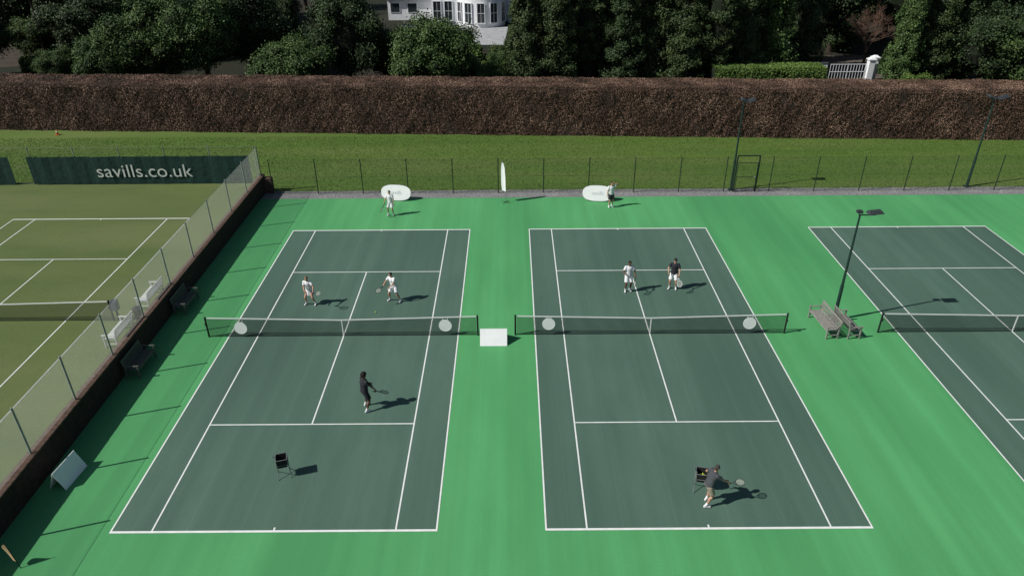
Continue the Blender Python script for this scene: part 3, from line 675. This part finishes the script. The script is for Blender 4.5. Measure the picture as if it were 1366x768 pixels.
front=[(75,79,'bushA',.6,'low rounded shrub'),(150,76,'bushA',.95,'round bushy tree'),(215,76,'broadA',.9,'large broad evergreen tree'),(275,77,'broadA',.95,'large broad evergreen tree'),(395,72,'bushA',1.0,'round bushy tree'),(335,82,'broadB',1.2,'dark broad tree'),(583,72,'bushA',1.15,'round bushy tree'),
 (466,76,'broadB',1.05,'dark broad tree'),(520,80,'bushA',.75,'round bushy tree'),(652,72,'bushA',.55,'low rounded shrub'),(628,78,'bushC',1.3,'rounded shrub'),(676,78,'bushA',.6,'rounded shrub'),(700,74,'con1',1.0,'tall conifer'),(742,74,'con4',.95,'tall conifer'),(722,79,'con1',1.05,'tall conifer'),(790,76,'tall1',1.0,'tall narrow evergreen tree'),(832,75,'con2',1.0,'tall conifer'),(873,76,'con1',1.1,'tall conifer'),(913,75,'con4',1.0,'tall conifer'),(955,75,'tall1',.95,'tall narrow evergreen tree'),(992,77,'con1',1.1,'tall conifer'),(1030,78,'con3',1.35,'slim conifer'),(1068,82,'con2',1.05,'tall conifer'),
 (1205,75,'con3',1.05,'slim bright conifer'),(1244,76,'con4',.95,'tall conifer'),(1282,77,'con2',.95,'tall conifer'),(1318,75,'broadB',1.05,'dark broad tree'),(1360,74,'bushA',1.15,'round bushy tree'),(1420,76,'broadB',1,'dark broad tree'),(-40,80,'broadB',1,'dark broad tree'),(1225,71,'bushC',.8,'small rounded shrub'),(768,81,'con2',1.1,'tall conifer'),(810,82,'con4',1.1,'tall conifer'),(892,82,'con2',1.1,'tall conifer'),(934,81,'con2',1.1,'tall conifer'),(125,84,'broadB',1.1,'dark broad tree'),
 (18,97,'darkB',.8,'dark broad tree'),(88,95,'tall1',1.1,'tall narrow evergreen tree'),(1115,92,'darkB',.9,'dark broad tree'),(1010,85,'con4',1.1,'tall conifer'),(50,90,'bushA',.8,'round bushy tree')]
front.sort()
for i,(px,Y,k,s,d) in enumerate(front):
    plant('conifer_tree' if 'con' in k else ('shrub' if 'shrub' in d else 'broad_tree'),k,f'{d} behind the brown hedge, {ORD[i]} from left in the front row','shrub' if 'shrub' in d else 'tree',X(px,Y),Y,random.uniform(0,6),(s*random.uniform(.92,1.1),s,s*random.uniform(.9,1.12)))
back=[]
for px in list(range(-40,480,55))+list(range(770,1420,52)):
    back.append((px+random.uniform(-12,12),random.uniform(98,106) if px<110 else random.uniform(90,100),random.choice(['darkB','con2','darkB','broadB'])))
for px in list(range(-60,470,80))+list(range(800,1400,75)):
    back.append((px+random.uniform(-12,12),random.uniform(112,126),random.choice(['darkB','darkB','broadA'])))
back.sort()
for i,(px,Y,k) in enumerate(back):
    s=random.uniform(.95,1.35) if px<380 or px>760 else .85
    plant('woodland_tree',k,f'dark woodland {"conifer" if "con" in k else "broad tree"} far behind the hedge, {ORD[i]} from the left','tree',X(px,Y),Y,random.uniform(0,6),(s,s,s))
def hedge(name,label,x0,x1,y,dep,h,lm,cm,n,size,rot=0,loc=None,bot=0):
    L=x1-x0; core=MB(); nx=int(L/.5)+1; prof=[(0,bot),(0,h*.5),(0,h-.22),(.18,h),(dep*.5,h+.03),(dep-.2,h),(dep,h-.3),(dep,0)]
    def wob(x,k): return .16*mnoise.noise(V((x*.35,k*.9,0)))+.10*mnoise.noise(V((x*1.1,k*1.7,5)))
    vs=[]
    for i in range(nx+1):
        x=L*i/nx
        for k,(a,z) in enumerate(prof): vs.append((x,a+wob(x,k)*.8+.10*(1 if k<3 else -1 if k>5 else 0),z+(wob(x,k+9)*.6-.1 if z>0 else 0)))
    K=len(prof); fs=[(i*K+k,(i+1)*K+k,(i+1)*K+k+1,i*K+k+1) for i in range(nx) for k in range(K-1)]+[tuple(range(K)),tuple(range((nx+1)*K-1,nx*K-1,-1))]
    core.add(vs,fs)
    seg=[0]; 
    for a,b in zip(prof[:-1],prof[1:]): seg.append(seg[-1]+math.hypot(b[0]-a[0],b[1]-a[1]))
    u=rng.random(n)*seg[-2]; x=rng.random(n)*L; pr=np.array(prof,dtype=float); sg=np.array(seg)
    aa=np.interp(u,sg,pr[:,0]); zz=np.interp(u,sg,pr[:,1])
    nz=np.where(zz>h-.23,1,.25); ny=np.where(zz>h-.23,0,np.where(aa<dep*.5,-1,1))
    w=.11*np.sin(x*.9+zz*1.3)*np.sin(x*.37+2)+.05*np.sin(x*2.7+zz*3.1)+.03*np.sin(x*6.1-zz*4)+.03*np.sin(x*13.1+3*np.sin(zz*5))+rng.normal(0,.05,n)
    P=np.stack([x,aa+ny*w*1.0,zz+(nz>.5)*w*.4],1); Nn=np.stack([np.zeros(n),ny,nz],1)
    me=leafmesh(name,P,Nn,size,lm,core,.75,cm); o=bpy.data.objects.new(name,me); col.objects.link(o); o.location=loc or (x0,y,0); o.rotation_euler=(0,0,rot); return o
hA=V((-62,63.4,0)); hB=V((62,56.7,0)); L=(hB-hA).length
tag(hedge('beech_hedge','',0,L,0,3.5,4.05,'hedgeleaf','hedgecore',380000,.085,math.atan2(hB.y-hA.y,hB.x-hA.x),hA),'long clipped brown beech hedge running behind the lawn','hedge')
x0=X(955,72.5,1.5); x1=X(1104,72.5,1.5)
tag(hedge('clipped_hedge','',x0,x1,72.5,2.6,2.5,'leafC','core',22000,.16),'bright green clipped hedge left of the white gate pillars','hedge')
x0=X(28,84,1.0); x1=X(130,84,1.0)
tag(hedge('clipped_hedge','',x0,x1,84,2,1.5,'leafA','core',9000,.2),'low green hedge beside the brown track at the far left','hedge')
def bare(px,Y,label,H=8):
    b=MB(); random.seed(5)
    def br(p,d,l,r,k):
        q=p+d*l; b.tube(p,q,r,r*.65,5)
        if k==0: return
        for i in range(4 if k>1 else 5):
            e=(d+V((random.gauss(0,.45),random.gauss(0,.45),random.gauss(.1,.3)))).normalized(); br(p+d*l*random.uniform(.55,1),e,l*random.uniform(.6,.8),r*.55,k-1)
    t=thing('bare_tree',label,'tree',(X(px,Y),Y,0)); 
    br(V((0,0,0)),V((0,0,1)),H*.28,.12,5); b.build('crown','twig',t)
    MB().tube((0,0,-.1),(0,0,H*.22),.17,.125,8).build('trunk','bark',t)
bare(1160,82,'bare reddish twiggy tree behind the white gate pillars',9)
bare(545,78,'bare twiggy tree left of the white house drive',4.5)
for i,(px,Y,h) in enumerate(((62,88,9),(84,86,9))):
    t=thing('slim_tree',('slender bare trunk beside the brown track in the upper left, left of two','slender bare trunk beside the brown track in the upper left, right of two')[i],'tree',(X(px,Y,1),Y,0))
    b=MB(); b.tube((0,0,-.1),(.3,0,h*.5),.16,.12,8); b.tube((.3,0,h*.5),(.1,.2,h),.12,.05,8); b.tube((.3,0,h*.45),(1.2,.3,h*.8),.06,.03,6); b.build('trunk','bark',t)
    o=bpy.data.objects.new('crown',PR['bushC'][0]); col.objects.link(o); o.parent=t; o.location=(0,0,h-1.5)
tr=[G(-30,92),G(35,88),G(75,60),G(60,48),G(-30,70)]
sheet('track',[(p.x,p.y) for p in tr],-.02,'track')
# house
HY=G(625,33).y
def hx(px,Y=HY,z=1): return X(px,Y,z)
t=thing('white_house','large white house with tall dark windows beyond the trees','house',(0,HY,0))
xa=hx(578);xb=hx(676);xc=hx(748);xl=hx(515)
MB().box(((xa+xb)/2,5,3.6),(xb-xa,10,7.2)).build('wall','wallwhite',t)
MB().box(((xb+xc)/2+.01,7,3.3),(xc-xb,9,6.6)).build('wing_wall','wallwhite',t)
MB().box(((xl+xa)/2-.01,7.5,1.55),(xa-xl,7,3.1)).build('wing_wall','wallwhite',t)
b=MB(); b.box(((xl+xa)/2-.2,7.4,3.26),(xa-xl+.3,7.8,.3)); b.build('wing_roof','slate',t)
b=MB(); vs=[(xa-.4,-.4,7.2),(xb+.4,-.4,7.2),(xb+.4,10.4,7.2),(xa-.4,10.4,7.2),((xa+xb)/2-2,5,10),((xa+xb)/2+2,5,10)]
b.add(vs,[(0,1,5,4),(1,2,5),(2,3,4,5),(3,0,4),(3,2,1,0)]); b.build('roof','slate',t)
def window(x,y,z,w,h,ang=0):
    R=Matrix.Translation((x,y,z))@Matrix.Rotation(ang,4,'Z')
    b=MB()
    b.box((-w/2,-.04,0),(.1,.12,h+.1)); b.box((w/2,-.04,0),(.1,.12,h+.1)); b.box((0,-.04,h/2),(w-.1,.12,.1)); b.box((0,-.05,-h/2),(w+.2,.2,.1)); b.box((0,-.035,0),(w-.1,.06,.05)); b.box((0,-.035,0),(.04,.05,h-.1))
    wo=b.build('window','wallwhite',t); wo.matrix_local=R
    MB().box((0,-.015,0),(w-.1,.02,h-.1)).build('pane','glass',wo)
for px in(586,601):
    for z in(1.9,5.6): window(hx(px),0,z,1.15,2.7 if z<3 else 1.8)
bx=hx(645); br_=(hx(676)-hx(614))/2
b=MB(); n=24; vs=[]
for z in(0,7.0):
    for i in range(n+1): a=PI+PI*i/n; vs.append((bx+br_*math.cos(a),br_*.8*math.sin(a)+.0,z))
b.add(vs,[(i,i+1,n+2+i,n+1+i) for i in range(n)]+[tuple(range(n+1,2*n+2))]); b.build('bay_wall','wallwhite',t)
for a in(205,238,270,302,335):
    ar=math.radians(a); nx_,ny_=math.cos(ar)/1,math.sin(ar)/.8; an=math.atan2(ny_,nx_)+PI/2
    for z in(1.95,5.5): window(bx+(br_+.03)*math.cos(ar),(br_*.8+.03)*math.sin(ar),z,1.1,2.7 if z<3 else 1.8,an)
for px in(530,553):
    x=hx(px,HY+4); b=MB(); b.box((x,3.96,1.8),(1.5,.06,1.4)); wo=b.build('window','wallwhite',t); MB().box((x,3.92,1.8),(1.3,.02,1.2)).build('pane','glass',wo)
for px in(697,722):
    x=hx(px,HY+2); b=MB(); b.box((x,2.46,1.9),(1.2,.06,2.2)); wo=b.build('window','wallwhite',t); MB().box((x,2.42,1.9),(1.0,.02,2.0)).build('pane','glass',wo)
for px in(682,690): b=MB(); b.tube((hx(px),1.2,0),(hx(px),1.2,3.4),.2,.17,12); b.build('column','wallwhite',t)
dr=[G(608,60),G(672,60),G(678,36),G(600,36)]
sheet('drive',[(p.x,p.y) for p in dr],-.015,'drive')
t=thing('garden_wall','low white wall edging the drive in front of the white house','wall',(X(596,HY-4,0),HY-5,0))
MB().box((-3,0,.45),(5.5,.3,.9)).build('wall_face','wallwhite',t); MB().box((-3,0,.93),(5.6,.4,.06)).build('coping','slate',t)
# entrance gate at right
GY=77
for i,px in enumerate((1161,1171)):
    x=X(px,GY,1)
    t=thing('gate_pillar',('white gate pillar nearer the railing gate','white gate pillar on the right, beside the shrubs')[i],'pillar',(x,GY+i*.9,0))
    MB().box((0,0,1.15),(.62,.6,2.3)).build('shaft','wallwhite',t,bevel=.02)
    b=MB(); b.box((0,0,2.35),(.8,.78,.1)); b.box((0,0,2.48),(.66,.64,.16),None,.4); b.build('capstone','wallwhite',t)
xg=X(1108,GY,1); xh=X(1155,GY,1); w=xh-xg
t=thing('entrance_gate','plain pale railing entrance gate beside the white pillars','gate',(xg,GY,0))
for s in(0,1):
    b=MB(); x0=s*w/2+.03; x1=(s+1)*w/2-.03
    for i in range(7):
        x=x0+(x1-x0)*i/6; b.tube((x,0,.05),(x,0,1.9),.02,.02,5)
    for z in(.15,1.1,1.85): b.box(((x0+x1)/2,0,z),(x1-x0,.05,.06))
    b.build('gate_leaf','wallwhite',t)
t=thing('boundary_wall','short white wall left of the railing gate','wall',(xg-.2,GY+.3,0))
MB().box((-.8,0,.95),(1.5,.3,1.9)).build('wall_face','wallwhite',t); MB().box((-.8,0,1.94),(1.6,.4,.08)).build('coping','slate',t)
dr=[G(1085,108),G(1190,108),G(1165,74),G(1100,74)]
sheet('gateway_drive',[(p.x,p.y) for p in dr],-.016,'paleway')
# lawn blades
n=110000; P=np.stack([rng.uniform(-46,44,n),rng.uniform(47.9,60,n),np.zeros(n)],1)
m=n; h=rng.uniform(.02,.06,m); a=rng.uniform(0,6.28,m); w=.03
vs=np.stack([P-np.stack([np.cos(a)*w,np.sin(a)*w,np.zeros(m)],1),P+np.stack([np.cos(a)*w,np.sin(a)*w,np.zeros(m)],1),P+np.stack([rng.normal(0,.03,m),rng.normal(0,.03,m),h],1)],1).reshape(-1,3)
me=bpy.data.meshes.new('grass'); me.from_pydata(vs.tolist(),[],np.arange(m*3).reshape(-1,3).tolist()); me.materials.append(M['blade'])
o=bpy.data.objects.new('grass',me); col.objects.link(o); tag(o,'short lawn grass between the back fence and the brown hedge','grass',kind='stuff')
# ------------------------------------------------------------------ light
d=V((1.05,.32,-1)).normalized()
sl=bpy.data.lights.new('sun','SUN'); sl.energy=4.6; sl.angle=math.radians(.53); sl.color=(1,.965,.91)
so=bpy.data.objects.new('sun',sl); col.objects.link(so); so.rotation_euler=d.to_track_quat('-Z','Y').to_euler()
w=bpy.data.worlds.new('World'); sc.world=w; w.use_nodes=True; nt=w.node_tree
sk=nt.nodes.new('ShaderNodeTexSky'); sk.sky_type='NISHITA'; sk.sun_disc=False; sk.sun_elevation=math.atan2(1,math.hypot(1.05,.32)); sk.sun_rotation=math.atan2(-1.05,-.32)
nt.links.new(sk.outputs[0],nt.nodes['Background'].inputs[0]); nt.nodes['Background'].inputs[1].default_value=.052
sc.view_settings.view_transform='Standard'; sc.view_settings.look='None'; sc.view_settings.exposure=0
